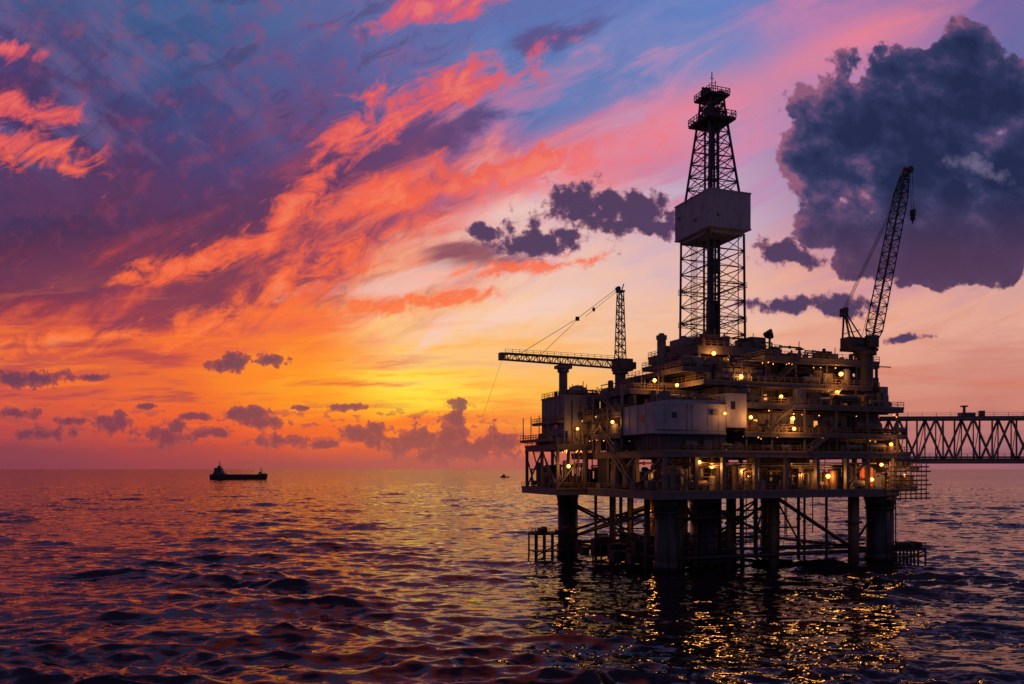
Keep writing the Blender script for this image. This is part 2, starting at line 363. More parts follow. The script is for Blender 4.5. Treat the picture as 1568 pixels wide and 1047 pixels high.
def clutter(x0,x1,y0,y1,z,n,hmax=3.0,seed=0):
    R=random.Random(seed)
    for k in range(n):
        x=R.uniform(x0,x1); y=R.uniform(y0,y1); kind=R.random()
        h=R.uniform(.8,hmax); w=R.uniform(.7,2.6); d=R.uniform(.7,2.4)
        tgt=R.choice([eq,eq2,darkeq,panels,eq])
        if kind<.38:
            z0=z+R.choice([.01,.01,.4]); tgt.bx(x,x+w,y,y+d,z0,z0+h)
            for j in range(R.randint(0,3)):
                tgt.bx(x+w*R.uniform(0,.8),x+w*R.uniform(.3,.9)+.2,y-.12,y-.004,z0+h*R.uniform(.1,.5),z0+h*R.uniform(.6,.9))
            if R.random()<.4: tgt.cyl((x+w/2,y+d/2,z0+h),(x+w/2,y+d/2,z0+h+R.uniform(.4,1.4)),.2,8)
        elif kind<.58:
            r=R.uniform(.35,1.0); tgt.cyl((x,y,z),(x,y,z+h*1.1),r,14); tgt.sph((x,y,z+h*1.1),r*.98,12,.45)
            tgt.cyl((x,y,z+h*.5),(x,y,z+h*.56),r*1.06,14)
        elif kind<.72:
            r=R.uniform(.35,.8); l=R.uniform(2,4.5); zz=z+r+.5
            tgt.cyl((x,y,zz),(x+l,y,zz),r,14); tgt.bx(x+.3,x+.6,y-r,y+r,z,zz-r*.5); tgt.bx(x+l-.6,x+l-.3,y-r,y+r,z,zz-r*.5)
        elif kind<.9:
            pm=R.choice([pipes,pipes2]); r=R.uniform(.09,.24); l=R.uniform(3,9); hz=z+R.uniform(.4,hmax)
            ex=min(x+l,x1+1); pm.cyl((x,y,hz),(ex,y,hz),r,8); pm.cyl((x,y,z),(x,y,hz+r),r,8); pm.cyl((ex,y,hz),(ex,y,z),r,8)
            pm.cyl(((x+ex)/2,y,hz),((x+ex)/2+.25,y,hz),r*1.8,8)
        else:
            pm=R.choice([pipes,pipes2]); r=R.uniform(.08,.2); l=R.uniform(2,7)
            pm.cyl((x,y,z+h),(x,y+l,z+h),r,8); pm.cyl((x,y,z),(x,y,z+h+r),r,8)
def stair(p,q,w=1.0):
    p=Vector(p);q=Vector(q);d=q-p;h=Vector((d.x,d.y,0)).normalized();s=Vector((-h.y,h.x,0))*w/2
    for sg in (-1,1):
        stairs.beam(p+s*sg,q+s*sg,.12,.3); stairs.beam(p+s*sg+Vector((0,0,1.1)),q+s*sg+Vector((0,0,1.1)),.1,.1)
        for k in range(6):
            c=p.lerp(q,k/5)+s*sg; stairs.beam(c,c+Vector((0,0,1.1)),.08,.08)
    n=int(abs(d.z)/.28)
    for k in range(n):
        c=p.lerp(q,(k+.5)/n); stairs.beam(c-s,c+s,.26,.05)
def columns(xs,ys,z0,z1,w=.7):
    for x in xs:
        for y in ys: col_.bx(x-w/2,x+w/2,y-w/2,y+w/2,z0,z1)

slab(-5,54,-4,38,15.8,.35,1.1)
slab(-12.5,-5.1,25,46,15.75,.35,1.0)
slab(-5.1,8,38.1,46,15.7,.35,1.0)
slab(-3,57,-4,38,23.5,.4,.75)
slab(-12,-3.1,25.5,45,25.4,.35,.8)
slab(-3.1,14,22,45,25.9,.35,.7)
columns([-2.2,4.5,10.6,18,25.3,33,40.5,46,53],[-3.4],15.8,22.3,.75)
columns([-2,10,25,40,53],[8,20,32],15.8,22.3,.8)
columns([-11.6,-5],[25.9,35,44.5],15.75,24.2,.6)
columns([4,10],[22.5],15.75,24.8,.5)
for a,b in (((40.5,-3.4,16),(46,-3.4,22.3)),((-2.2,-3.4,22.3),(4.5,-3.4,16)),((-2.5,8,16),(-2.5,-3,22.3)),((-2.5,20,16),(-2.5,8,22.3)),((-11.6,26,16),(-11.6,35,24)),((-11.6,44,16),(-11.6,35,24)),((-11.6,25.9,16),(-5,25.9,24))):
    col_.beam(a,b,.3,.3)
clutter(-3,52,-2.5,4,15.8,110,4.8,1); clutter(-4,52,5,16,15.8,90,5.5,2); clutter(-4,40,17,36,15.8,60,5.5,3)
clutter(-11.5,-5,26,44,15.8,46,5.5,4); clutter(-4,8,24,36,15.8,34,5.5,5); clutter(-4.2,2,2,24,15.8,34,4.5,51)
darkeq.bx(6,24,14,15,15.8,22.2); darkeq.bx(30,42,10,11,15.8,22.2); darkeq.bx(-2,3,17,26,15.8,22.2)
for k in range(9):
    y=-3+k*.75; zz=21.2-(k%3)*.45
    (pipes if k%2 else pipes2).cyl((-4+random.uniform(0,8),y,zz),(random.uniform(36,53),y,zz),random.uniform(.1,.22),8)
for k in range(26):
    x=random.uniform(0,52); y=random.uniform(-3.4,2)
    (pipes if k%2 else pipes2).cyl((x,y,15.8),(x,y,22.2),random.uniform(.08,.2),8)
slab(54.1,60,-3,14,16.2,.3,.6); slab(54.1,61.5,-2,10,20.2,.3,.5)
clutter(54.5,60,-2.5,12,16.2,24,3,6); clutter(54.5,60,-1.5,9,20.2,14,2,7)
for k in range(8):
    z=13.8+k*.95; pipes.cyl((50,-4.6-.12*(k%2),z),(61.8-(k%3)*.6,-4.6-.12*(k%2),z),.16,8)
    col_.beam((51+k*1.4,-4.4,13.4),(51+k*1.4,-4.4,21.5),.16,.16)
orange=MB()  # ribbed block for the orange-lit wall, its glow painted as colour
orange.bx(46,49.4,-1.2,2.2,16.4,20.3)
for k in range(4): orange.bx(46.3+k*.9,46.4+k*.9,-1.3,-1.203,16.5,20.2)

# near-corner module
white.bx(-5,10.6,-4.3,8,26.7,32.3); white.bx(10.7,15.2,-4.5,3.5,28.0,34.6)
white.bx(-1.5,10.6,-3.6,6,32.303,33.1)
white.bx(-5.1,10.7,-4.4,-4.304,32.1,32.4); white.bx(-5.1,10.7,-4.4,-4.304,26.6,26.85)
glass.bx(-1.3,-.2,-4.36,-4.31,29.6,30.7)
for x in (-2.5,3.2,6.6,9): white.bx(x-.04,x+.04,-4.35,-4.303,26.9,32.05)
for y in (-1,2.3,5.6): white.bx(-5.05,-5.003,y-.04,y+.04,26.9,32.1)
glass.bx(-5.06,-5.01,0,1.4,29,30.4)
pipes.cyl((-4.6,-4.7,27.3),(10.2,-4.7,27.3),.1,8); pipes.cyl((1.8,-4.6,26.9),(1.8,-4.6,32.4),.09,8)
eq.bx(7.4,8.8,-4.75,-4.36,30.4,31.3)
glass.bx(11.6,12.6,-4.56,-4.51,31.5,33)
wallpanel(walls,-2.6,12,-2.2,8,23.5,26.69)
rails.rail([(-1.5,-3.6,33.1),(10.6,-3.6,33.1),(10.6,6,33.1)]); clutter(-1,9,-2,5,33.1,20,2.4,8)
slab(-5.5,14,8.1,21.9,27.2,.3,.6); slab(-5,14,8.3,30,31.6,.3,.6); slab(-3,12,9,28,36.2,.3,.6)
clutter(-5,8,8.8,21,23.5,26,3.2,9); clutter(-5,10,8.8,21,27.2,34,3.6,10); clutter(-4.5,8,9,28,31.6,40,3.6,11); clutter(-2.5,10,9.5,27,36.2,30,2.6,12)
columns([-5,2,8],[8.6,15,21.5],23.5,36,.45)
wallpanel(panels,-1,12,12,20,27.2,31.2); wallpanel(walls,0,12,14,26,31.6,35.8)
stair((-5.9,9,23.5),(-5.9,15,27.2)); stair((-5.9,21,27.2),(-5.9,14.5,31.6)); stair((-5.5,11,31.6),(-5.5,18,36.2)); stair((-5.6,2,15.8),(-5.6,12,23.5))
# left block
wallpanel(panels,-9.5,-1,27,40,25.4,36.0,2.2)
panels.bx(-9.7,-.8,26.8,40.2,36.0,36.3)
rails.rail([(-9.6,26.9,36.3),(-.9,26.9,36.3),(-.9,40,36.3),(-9.6,40,36.3)],True)
glass.bx(-6.2,-5.2,26.93,26.98,31,32.6); glass.bx(-9.56,-9.51,31,33,29,30.4)
clutter(-9,-2,27.5,38,36.3,14,2.2,13)
slab(-11,-9.7,27,43,30.6,.15,.2)
for k in range(5):
    x=-9+k*1.9; eq.bx(x,x+.9,26.4,26.88,26+.8*(k%3),28.4+.8*(k%3)); pipes.cyl((x+1.3,26.7,25.5),(x+1.3,26.7,35+.3*k),.11,8)
panels.cyl((1.8,27.5,25.9),(1.8,27.5,37.5),2.1,24); panels.sph((1.8,27.5,37.5),2.1,20,.4)
panels.cyl((-5,30,36.3),(-5,30,38),1.7,20); panels.sph((-5,30,38),1.7,20,.5)
darkeq.cyl((8,24,31.6),(8,24,40),1.6,20)
clutter(-11.5,-9.8,26,44,25.4,12,2.5,14); clutter(-2,12,22.6,26,25.9,16,3,15)
for k in range(6): pipes.cyl((-8.5+k*1.1,26.5,17),(-8.5+k*1.1,26.5,25.3+k),.15,8)
for y in (27,33,39,44): col_.beam((-12.2,y,24.2),(-9.8,y,15.8),.25,.25)
slab(-13.6,-12.6,26,44,26.6,.2,.2)
for k in range(4): col_.beam((-13.5,27+k*5,26.6),(-13.5,27+k*5,32),.16,.16)

# right superstructure
slab(15.3,56,-3.8,30,27.2,.3,.5)
slab(12,55,-4.2,30,32.9,.35,.55)
slab(8,50,-.6,30,37.5,.3,.5)
slab(24,54,1.5,30,43.2,.35,.9)
slab(5,24,2,28,40.2,.3,.5)
columns([16,22,30,38,46,54],[-3.3],23.5,26.4,.35)
columns([16,22,30,38,46,54],[-3.3],27.2,32.0,.35)
columns([14,22,30,38,46],[-.1],32.9,36.8,.35); columns([24.6,32,40,48,53.5],[2],37.5,42,.45)
wallpanel(walls,16,52,1.2,3,23.5,26.4); wallpanel(panels,16,44,.6,6,27.2,31.9); wallpanel(walls,46,54,2,10,27.2,31.9)
wallpanel(panels,14,34,3.2,9,32.9,36.7); wallpanel(walls,36,50,4,9,32.9,36.7); wallpanel(walls,10,30,5,9,37.5,42,1.8); wallpanel(walls,34,50,6,12,37.5,42)
for k in range(9):
    x=17.5+k*3
    (win if k in (1,4,6) else glass).bx(x,x+.9,.47,.5,28.8,30.0)
    walls.bx(x-.08,x+.98,.46,.49,30.05,30.2)
for k in range(6):
    x=16+k*3; (win if k in (0,3) else glass).bx(x,x+1,3.07,3.1,34.2,35.4)
for k in range(5):
    x=36.5+k*2.6; glass.bx(x,x+1,3.87,3.9,34.2,35.4)
clutter(16,54,-2.8,.2,27.2,44,1.9,16); clutter(15,53,-3.2,2.4,32.9,70,3.0,17); clutter(10,48,.4,4.2,37.5,64,3.6,18)
clutter(26,52,2.5,20,43.2,40,2.4,19); clutter(16,54,-3,.8,23.5,50,2.4,20); clutter(6,22,3,8,40.2,30,3.0,21); clutter(-2,14,-3.4,-2.4,23.5,12,1.8,22)
clutter(54.2,56.5,-3,14,23.5,12,4.5,23); clutter(48,54,0,12,32.9,20,7,24); clutter(50,53.5,2,12,37.5,12,4.5,25)
stair((20,-4.6,27.2),(27,-4.6,32.9)); stair((36,-1.1,32.9),(42,-1.1,37.5)); stair((30,-4.5,23.5),(36,-4.5,27.2)); stair((26,.9,37.5),(33,.9,43.2))
for k in range(10):
    y=-2.6+random.random()*2.5; z=random.choice([26.2,31.6,31.2,36.4,36.1,41.6])
    pipes2.cyl((random.uniform(13,22),y,z),(random.uniform(36,54),y,z),random.uniform(.1,.22),8)
darkeq.cyl((38,-3.2,34.4),(43,-3.2,34.4),.9,14); eq.cyl((44,-2.5,29),(50,-2.5,29),.8,14)
# drill floor
slab(13.5,35,10,31,46.0,.4,1.2)
wallpanel(walls,16,32,12.5,28,40.5,44.3,2)
clutter(14,34,10.6,13.5,46,22,3.2,26); clutter(30,34.5,11,28,46,18,4,27); clutter(14,17,12,28,46,10,3,28)
slab(8,14,10,24,42.5,.25,.4); clutter(8.5,13,10.5,22,42.5,14,2,29)
panels.bx(30.5,34.5,15,21,46.01,49.5); panels.bx(14,17,16,22,46.01,48.6)
columns([14.2,22,30,34.4],[10.6],40,44.6,.5)
eq.cyl((34,13,46),(34,13,49.6),.25,8); eq.cyl((33.6,12.9,49.6),(34.5,13.2,51),1.2,18,.3)
eq.cyl((38,8,43.2),(38,8,46),.3,8); eq.cyl((38,8,46),(38,8,46.6),1.1,16,.2)
eq.cyl((8.4,16,36.2),(8.4,16,48.6),.95,20); eq.cyl((8.4,16,47.8),(8.4,16,48.65),1.15,20); eq.cyl((8.4,16,48.6),(8.4,16,49.1),.6,16)
for z in (39,42,45): eq.cyl((8.4,16,z),(8.4,16,z+.15),1.05,20)
for k in range(26):
    x,y,z=random.choice([(random.uniform(26,54),2,43.2),(random.uniform(-4,10),9.5,36.2),(random.uniform(-9,-2),28,36.3),(random.uniform(14,34),11,46)])
    col_.beam((x,y,z),(x,y,z+random.uniform(1.5,3.6)),.12,.12)
deck.obj('deck_plating',m_steel,plat); girder.obj('deck_girders',m_steel,plat); col_.obj('columns',m_steel,plat)
rails.obj('guard_rails',m_yel,plat); walls.obj('bulkheads',m_steel,plat); panels.obj('module_walls',m_panel,plat)
white.obj('white_module',m_white,plat); pipes.obj('steel_pipes',m_steel,plat,True); pipes2.obj('brown_pipes',m_rustp,plat,True)
eq.obj('equipment_grey',m_steel,plat); eq2.obj('equipment_brown',m_rustp,plat); darkeq.obj('equipment_dark',m_dark,plat)
win.obj('lit_windows',m_win,plat); glass.obj('dark_windows',m_glass,plat); stairs.obj('stairs',m_steel,plat); orange.obj('orange_lit_wall',m_orange,plat)

lamps=[(17.9,1.2,38.6,1.8),(9.8,-5.2,30.6,.5),(15.6,-5.3,30,1.0),(26,-4.6,30,1.4),(41,-1.2,39.8,1.6),(40.2,-1.0,36,1.4),(17.2,9.6,44.4,1.5),(2.2,8.2,38,1.2),(-7.2,25.2,28.8,.8),(-9.6,24.6,20.6,1.4),
(9.3,-1.5,20.6,2.1),(5.5,-3,21.3,1.1),(17,-.5,19.4,1.8),(26.5,-4.4,28,1.0),(24,-3.6,34.4,1.0),(5.8,5.5,36.9,1.0),(-.6,23.4,18.6,1.3),(31,-.6,18.9,1.8),(47.6,-2.8,17.8,1.3),(50,-3,20.9,1.0),
(38,-.8,18.5,1.7),(22,5,18.4,1.8),(2,6,19,1.5),(8,20,10.5,1.4),(-5.4,12,29.6,1.0),(52,-3.6,25.2,1.0),(57,-2.4,18.6,.8)]
lm=MB()
for i,(x,y,z,s) in enumerate(lamps):
    lm.sph((x,y,z),.2+.16*s,10)
    ld=bpy.data.lights.new('lamp_light','POINT'); ld.energy=470*s; ld.color=(1.0,.38,.085); ld.shadow_soft_size=.7
    lo=bpy.data.objects.new('lamp_light_%d'%i,ld); scene.collection.objects.link(lo); lo.parent=plat; lo.location=(x,y-.8,z)
R=random.Random(99)
for k in range(44):
    x,y,z=R.choice([(R.uniform(-2,53),-2.8,21.0),(R.uniform(-2,53),1.5,18.8),(R.uniform(15,54),-3.4,31.2),(R.uniform(14,52),-3.2,26.1),(R.uniform(12,48),-.3,36.4),(R.uniform(14,50),1.2,41.6),(-5.2,R.uniform(8,28),R.choice([26.3,30.9])),(R.uniform(-11,-6),25.4,23.8),(R.uniform(-4,10),9.2,R.choice([26.4,30.8,35.2]))])
    lm.sph((x,y,z+R.uniform(-.4,.4)),R.uniform(.08,.14),6)
lm.obj('lamp_globes',m_lamp,plat)

# ------------------------------------------------------------------ DERRICK
der=empty('drilling_derrick',ORG,ROT)
dk=MB(); dthin=MB()
cx,cy=23.7,20.0
def tower(z0,z1,a0,b0,a1,b1,bays,rc,rb):
    ring=[]
    for k in range(bays+1):
        t=k/bays; a=(a0*(1-t)+a1*t)/2; b=(b0*(1-t)+b1*t)/2; z=z0+(z1-z0)*t
        ring.append([Vector((cx+a*x,cy+b*y,z)) for x,y in ((-1,-1),(1,-1),(1,1),(-1,1))])
    for j in range(4): dk.beam(ring[0][j],ring[-1][j],rc*2,rc*2)
    for k in range(bays):
        for j in range(4):
            j2=(j+1)%4
            if k>0: dk.beam(ring[k][j],ring[k][j2],rb*2,rb*2)
            dthin.beam(ring[k][j],ring[k+1][j2],rb*1.4,rb*1.4); dthin.beam(ring[k][j2],ring[k+1][j],rb*1.4,rb*1.4)
tower(46,72,9.5,11.5,9.2,11,7,.19,.095)
tower(81,98,7.9,9.6,4.4,5.2,6,.2,.1)
def inner(z0,z1,w):
    for x in (-w,w):
        dk.beam((cx+x,cy-1,z0),(cx+x,cy-1,z1),.5,.5); dk.beam((cx+x,cy+1.4,z0),(cx+x,cy+1.4,z1),.35,.35)
    n=int((z1-z0)/1.9)
    for k in range(n):
        z=z0+(z1-z0)*k/n
        dk.beam((cx-w,cy-1,z),(cx+w,cy-1,z),.18,.18); dthin.beam((cx-w,cy-1,z),(cx+w,cy-1,z+(z1-z0)/n),.14,.14)
inner(46,73,1.15); inner(81,98,.9)
dk.bx(cx-1.0,cx+1.0,cy-.6,cy+.8,46,58); dk.bx(cx-.9,cx+.9,cy-2,cy+.4,64,67); dk.cyl((cx,cy,46),(cx,cy,98),.2,8)
for k in range(4): dthin.cyl((cx-3.5+k*.5,cy+3,46),(cx-3.5+k*.5,cy+3,72),.09,6)
for sx in (-1,1): dthin.beam((cx+sx*3.2,cy-5.4,46),(cx+sx*3.2,cy-5.4,72),.14,.14)
dk.bx(cx-5,cx+5,cy+5.6,cy+5.9,46,50)
for z in (52.5,60): dthin.rail([(cx-5,cy-6,z),(cx+5,cy-6,z),(cx+5,cy+6,z),(cx-5,cy+6,z)],True,r=.05)
wb=MB()
bx0,bx1,by0,by1=cx-5.3,cx+5.3,cy-7,cy+7
wb.bx(bx0,bx1,by0,by1,72.6,80.6)
for z in (72.5,80.4): wb.bx(bx0-.12,bx1+.12,by0-.12,by1+.12,z,z+.3)
for y in (-4,0,4): wb.bx(bx0-.05,bx0-.003,cy+y-.05,cy+y+.05,72.85,80.35)
for x in (-2.6,2.6): wb.bx(cx+x-.05,cx+x+.05,by0-.05,by0-.003,72.85,80.35)
wb.bx(bx0+1,bx1-1,by0+1,by1-1,71.6,72.49)
wb.obj('windwall_cabin',m_white,der)
db=MB(); db.bx(bx0-.06,bx0-.01,cy-2,cy-.9,74.8,75.6); db.bx(cx-3.4,cx-2.9,by0-.06,by0-.01,74.8,75.4); db.bx(bx0-.06,bx0-.01,cy+4.6,cy+5.8,77,77.8)
db.obj('cabin_openings',m_glass,der)
dk.bx(cx-3.6,cx+3.6,cy-4,cy+4,97.8,98.2); dthin.rail([(cx-3.6,cy-4,98.2),(cx+3.6,cy-4,98.2),(cx+3.6,cy+4,98.2),(cx-3.6,cy+4,98.2)],True,h=1.5,r=.1,sp=1.1)
tower(98.2,103.4,4.2,4.8,3.4,4.2,3,.18,.12)
dk.bx(cx-1.2,cx+1.4,cy-1.4,cy+1.4,98.3,101.2); dk.cyl((cx-1.3,cy,100.4),(cx+1.3,cy,100.4),1.2,16)
dk.bx(cx-2.7,cx+2.7,cy-3,cy+3,103.4,103.7); dthin.rail([(cx-2.7,cy-3,103.7),(cx+2.7,cy-3,103.7),(cx+2.7,cy+3,103.7),(cx-2.7,cy+3,103.7)],True,h=1.3,r=.09,sp=1)
dk.bx(cx-2.4,cx-.9,cy-1,cy+1,103.7,105.4); dk.bx(cx+.6,cx+2.0,cy-2,cy+.6,103.7,104.8)
dk.beam((cx-2.6,cy,105.6),(cx+2.4,cy,104.6),.35,.5)
dk.beam((cx,cy,103.7),(cx,cy,109.6),.16,.16); dk.beam((cx+.9,cy,103.7),(cx+.9,cy,107.8),.12,.12); dk.beam((cx-.7,cy,107),(cx+1.2,cy,107.4),.1,.1); dk.beam((cx-.5,cy,108.2),(cx+.6,cy,108.2),.1,.1)
dk.obj('main_frame',m_dark,der); dthin.obj('bracing',m_dark,der)

# ------------------------------------------------------------------ LEFT CRANE
cr=empty('horizontal_boom_crane',ORG,ROT)
b=MB(); px_,py_=5.8,30
b.cyl((px_,py_,31.8),(px_,py_,41.8),1.25,18); b.cyl((px_,py_,41.8),(px_,py_,42.5),1.8,18)
b.bx(px_-1.6,px_+2.6,py_-1.3,py_+1.3,42.5,45.3); b.bx(px_-1,px_+.8,py_-2.1,py_-1.31,42.7,45)
b.bx(px_+2.61,px_+3.6,py_-1,py_+1,43,44.6)
b.lattice((px_,py_,45.3),(px_,py_,60.6),1.9,1.1,10,.13,.09)
b.bx(px_-.8,px_+.8,py_-.8,py_+.8,60.6,61.0); b.cyl((px_-.6,py_-.5,61.4),(px_-.6,py_+.5,61.4),.5,12); b.beam((px_+.3,py_,61),(px_+.9,py_,62.6),.2,.2)
b.beam((px_+.9,py_,45.3),(px_+2.4,py_,44),.2,.2)
b.lattice((px_-1.6,py_,44.0),(-23.2,py_,44.5),1.7,1.3,22,.13,.085)
b.rail([(px_-2,py_-.9,44.9),(-22.5,py_-.75,45.2)],r=.05,h=.9); b.bx(-23.6,-22.6,py_-.8,py_+.8,43.7,45.3)
b.bx(-10.2,-6.8,py_-1.2,py_+1.2,42.4,43.1)
cb_=MB()
cb_.cyl((px_-.6,py_,61.6),(-5,py_,53.9),.06,5); cb_.cyl((-5,py_,53.9),(-19,py_,45.2),.06,5); cb_.cyl((px_-.6,py_,61),(-3,py_,54.5),.05,5); cb_.cyl((-5,py_,53.6),(-14,py_,45.2),.05,5)
cb_.cyl((-23,py_,43.8),(-27.5,py_,31),.025,4)
cb_.bx(-5.4,-4.6,py_-.2,py_+.2,53.4,54.3); cb_.bx(-1.2,-.7,py_-.2,py_+.2,55.8,56.6)
cb_.obj('crane_cables',m_blk,cr)
b.cyl((-8.5,py_,36.0),(-8.5,py_,42.4),.95,16); b.cyl((-8.5,py_,41.6),(-8.5,py_,42.3),1.3,16)
b.obj('crane_structure',m_steel,cr)

# ------------------------------------------------------------------ RIGHT CRANE
cr2=empty('lattice_boom_crane',ORG,ROT)
b=MB(); qx,qy=50.5,1.2
b.cyl((qx,qy+1,37.5),(qx,qy+1,44.6),1.7,20); b.cyl((qx,qy+1,44.6),(qx,qy+1,45.4),2.4,20)
b.bx(qx-5.2,qx+2,qy-.8,qy+2.8,45.4,46.1); b.bx(qx-5.4,qx-1.2,qy-.4,qy+2.4,46.1,48.2); b.bx(qx-.8,qx+1.4,qy-1.6,qy+.2,46.11,48.6)
b.cyl((qx-2.4,qy-.6,47.3),(qx-2.4,qy+2.8,47.3),.9,16)
for y in (-.5,2.3):
    b.beam((qx-5.0,qy+y,46),(qx-5.6,qy+1,54),.3,.3); b.beam((qx-.5,qy+y,46),(qx-5.6,qy+1,54),.22,.22); b.beam((qx-5,qy+y,49),(qx-2.6,qy+y,49.8),.16,.16)
b.cyl((qx-5.6,qy+.2,54),(qx-5.6,qy+1.8,54),.55,12); b.bx(qx-6.3,qx-5,qy+.4,qy+1.6,52.6,53.6)
p0=Vector((qx+1.6,qy+1,46.4)); p1=Vector((61.6,qy+1,84.8))
b.lattice(p0,p0.lerp(p1,.1),.8,2.4,3,.14,.09); b.lattice(p0.lerp(p1,.1),p0.lerp(p1,.88),2.4,2.1,16,.15,.085); b.lattice(p0.lerp(p1,.88),p1,2.1,1.2,4,.18,.1)
b.beam(p1,(63.2,qy+1,86.4),.9,.9); b.cyl((62.9,qy+.4,86.3),(62.9,qy+1.6,86.3),.75,14); b.beam(p1+Vector((-.6,0,0)),(61.6,qy+1,86.8),.3,.3)
b.obj('crane_structure',m_dark,cr2)
c2=MB()
for y in (.5,1.0,1.5):
    c2.cyl((qx-5.6,qy+y,54.1),(58.3,qy+y,77.5),.06,5); c2.cyl((58.3,qy+y,77.5),(61.4,qy+y,86.4),.06,5)
c2.cyl((63.6,qy+.8,86.2),(64.0,qy+.8,77.6),.05,5); c2.cyl((63.2,qy+1.2,86.2),(63.8,qy+1.2,77.6),.05,5)
c2.cyl((qx-1,qy+1,48),(p1.x-.8,qy+1,84),.05,5)
c2.obj('crane_cables',m_blk,cr2)
h=MB(); h.bx(63.6,64.3,qy+.5,qy+1.5,76.2,77.6); h.sph((63.95,qy+1,75.7),.6,10); h.cyl((63.95,qy+1,75.5),(63.95,qy+1,74.6),.18,8)
h.obj('hook_block',m_blk,cr2)

# ------------------------------------------------------------------ BRIDGE
brg=empty('truss_footbridge',(81.5,181.5,0),math.radians(-4))
b=MB(); b2=MB(); W=5.5; zt,zb=31.2,21.6; LN=104; bay=8.0
n=int(LN/bay)
for y in (0,W):
    b.beam((0,y,zt),(LN,y,zt),.5,.6); b.beam((0,y,zb),(LN,y,zb),.6,.8)
    for k in range(n):
        x=k*bay
        b.beam((x,y,zb),(x,y,zt),.28,.28)
        b.beam((x,y,zb),(x+bay/2,y,zt),.38,.38); b.beam((x+bay/2,y,zt),(x+bay,y,zb),.38,.38)
        b2.beam((x+bay/2,y,zt),(x+bay/2,y,zb),.2,.2)
for k in range(2*n):
    x=k*bay/2
    b.beam((x,0,zt),(x,W,zt),.25,.25); b.beam((x,0,zb),(x,W,zb),.3,.4); b2.beam((x,0,zt),(x+bay/2,W,zt),.18,.18)
    b2.beam((x,0,zb),(x+bay/2,W,zt-.3),.14,.14)
b.bx(0,LN,1,4.5,zb+.45,zb+.6)
b2.rail([(0,1.05,zb+.6),(LN,1.05,zb+.6)]); b2.rail([(0,.2,zt+.3),(LN,.2,zt+.3)],h=.9,r=.045,sp=3)
for k in range(4): b2.cyl((0,1.5+k*.6,zb+1),(LN,1.5+k*.6,zb+1),.15,8)
b.bx(18,21,1,3,zt+.31,zt+1.3); b.cyl((19,2,zt+1.3),(19,2,zt+2.6),.3,8); b.bx(22,23,1,2,zt+.31,zt+1.7); b.bx(18.4,19.6,1.4,2.6,zt+2.6,zt+2.9)
b.obj('truss',m_steel,brg); b2.obj('walkway_bracing',m_dark,brg)

# ------------------------------------------------------------------ SHIP
ship=empty('cargo_ship',(-524,1567,0),math.radians(3))
def hull(mb,L_,B,D,bow,zb=-2,sheer=2.0):
    secs=[]; ns=24
    for k in range(ns+1):
        t=k/ns; x=-L_/2+L_*t
        w=B/2*min(1,(t/.12)**.5*.35+.65) if t<.12 else B/2
        if t>.75: w=B/2*max(0.02,(1-((t-.75)/.25)**1.8))
        top=D+(sheer*max(0,(t-.82)/.18) )+(1.2 if t<.28 else 0)
        xo=bow*max(0,(t-.75)/.25)
        secs.append([(x,-w*.85,zb),(x+xo*.6,-w,2),(x+xo,-w,top),(x+xo,w,top),(x+xo*.6,w,2),(x,w*.85,zb)])
    i=len(mb.v)
    for s_ in secs: mb.v+=s_
    for k in range(ns):
        for j in range(6):
            j2=(j+1)%6
            mb.f.append((i+k*6+j,i+(k+1)*6+j,i+(k+1)*6+j2,i+k*6+j2))
    mb.f.append(tuple(i+j for j in range(6))); mb.f.append(tuple(i+ns*6+j for j in reversed(range(6))))
b=MB(); hull(b,104,17,8.5,4); b.bx(49,52,-2,2,8,11.5); b.obj('hull',m_hull,ship)
b=MB()
b.bx(-46,-24,-7.5,7.5,9.2,12.5); b.bx(-44,-28,-7,7,12.5,16); b.bx(-42,-30,-6.5,6.5,16,19.5); b.bx(-40,-31,-8,8,19.5,22.5); b.bx(-38,-33,-3,3,22.5,26)
b.cyl((-43,0,12),(-43,0,22),2.2,14); b.beam((-35,0,24),(-35,0,36),.8,.8); b.beam((-37,0,29),(-33,0,29),.5,.5); b.beam((-45,0,12),(-30,0,27),.4,.4); b.beam((-35,0,31),(-24,0,13),.3,.3)
for k in range(6): b.bx(-20+k*10,-12+k*10,-6,6,8,9.8)
b.bx(38,50,-5,5,9.5,11.5); b.beam((43,0,11),(43,0,23),.9,.9); b.beam((41,0,17),(45,0,17),.5,.5); b.bx(40,44,-2.5,2.5,11.5,15); b.beam((43,0,20),(50,0,12),.3,.3)
for x in (-22,6): b.beam((x,0,8),(x,0,12),.6,.6)
b.obj('superstructure',m_ship,ship)
boat=empty('small_boat',(-17,1929,0),math.radians(12))
b=MB(); hull(b,20,6,2.2,1.6,-1,.9); b.bx(-6,1,-2.2,2.2,2.2,5); b.bx(-5,0,-1.8,1.8,5,6.6); b.beam((-3,0,6.6),(-4.5,0,11),.4,.4); b.beam((-4,0,10),(4,0,5),.25,.25)
b.obj('hull_and_cabin',m_hull,boat)

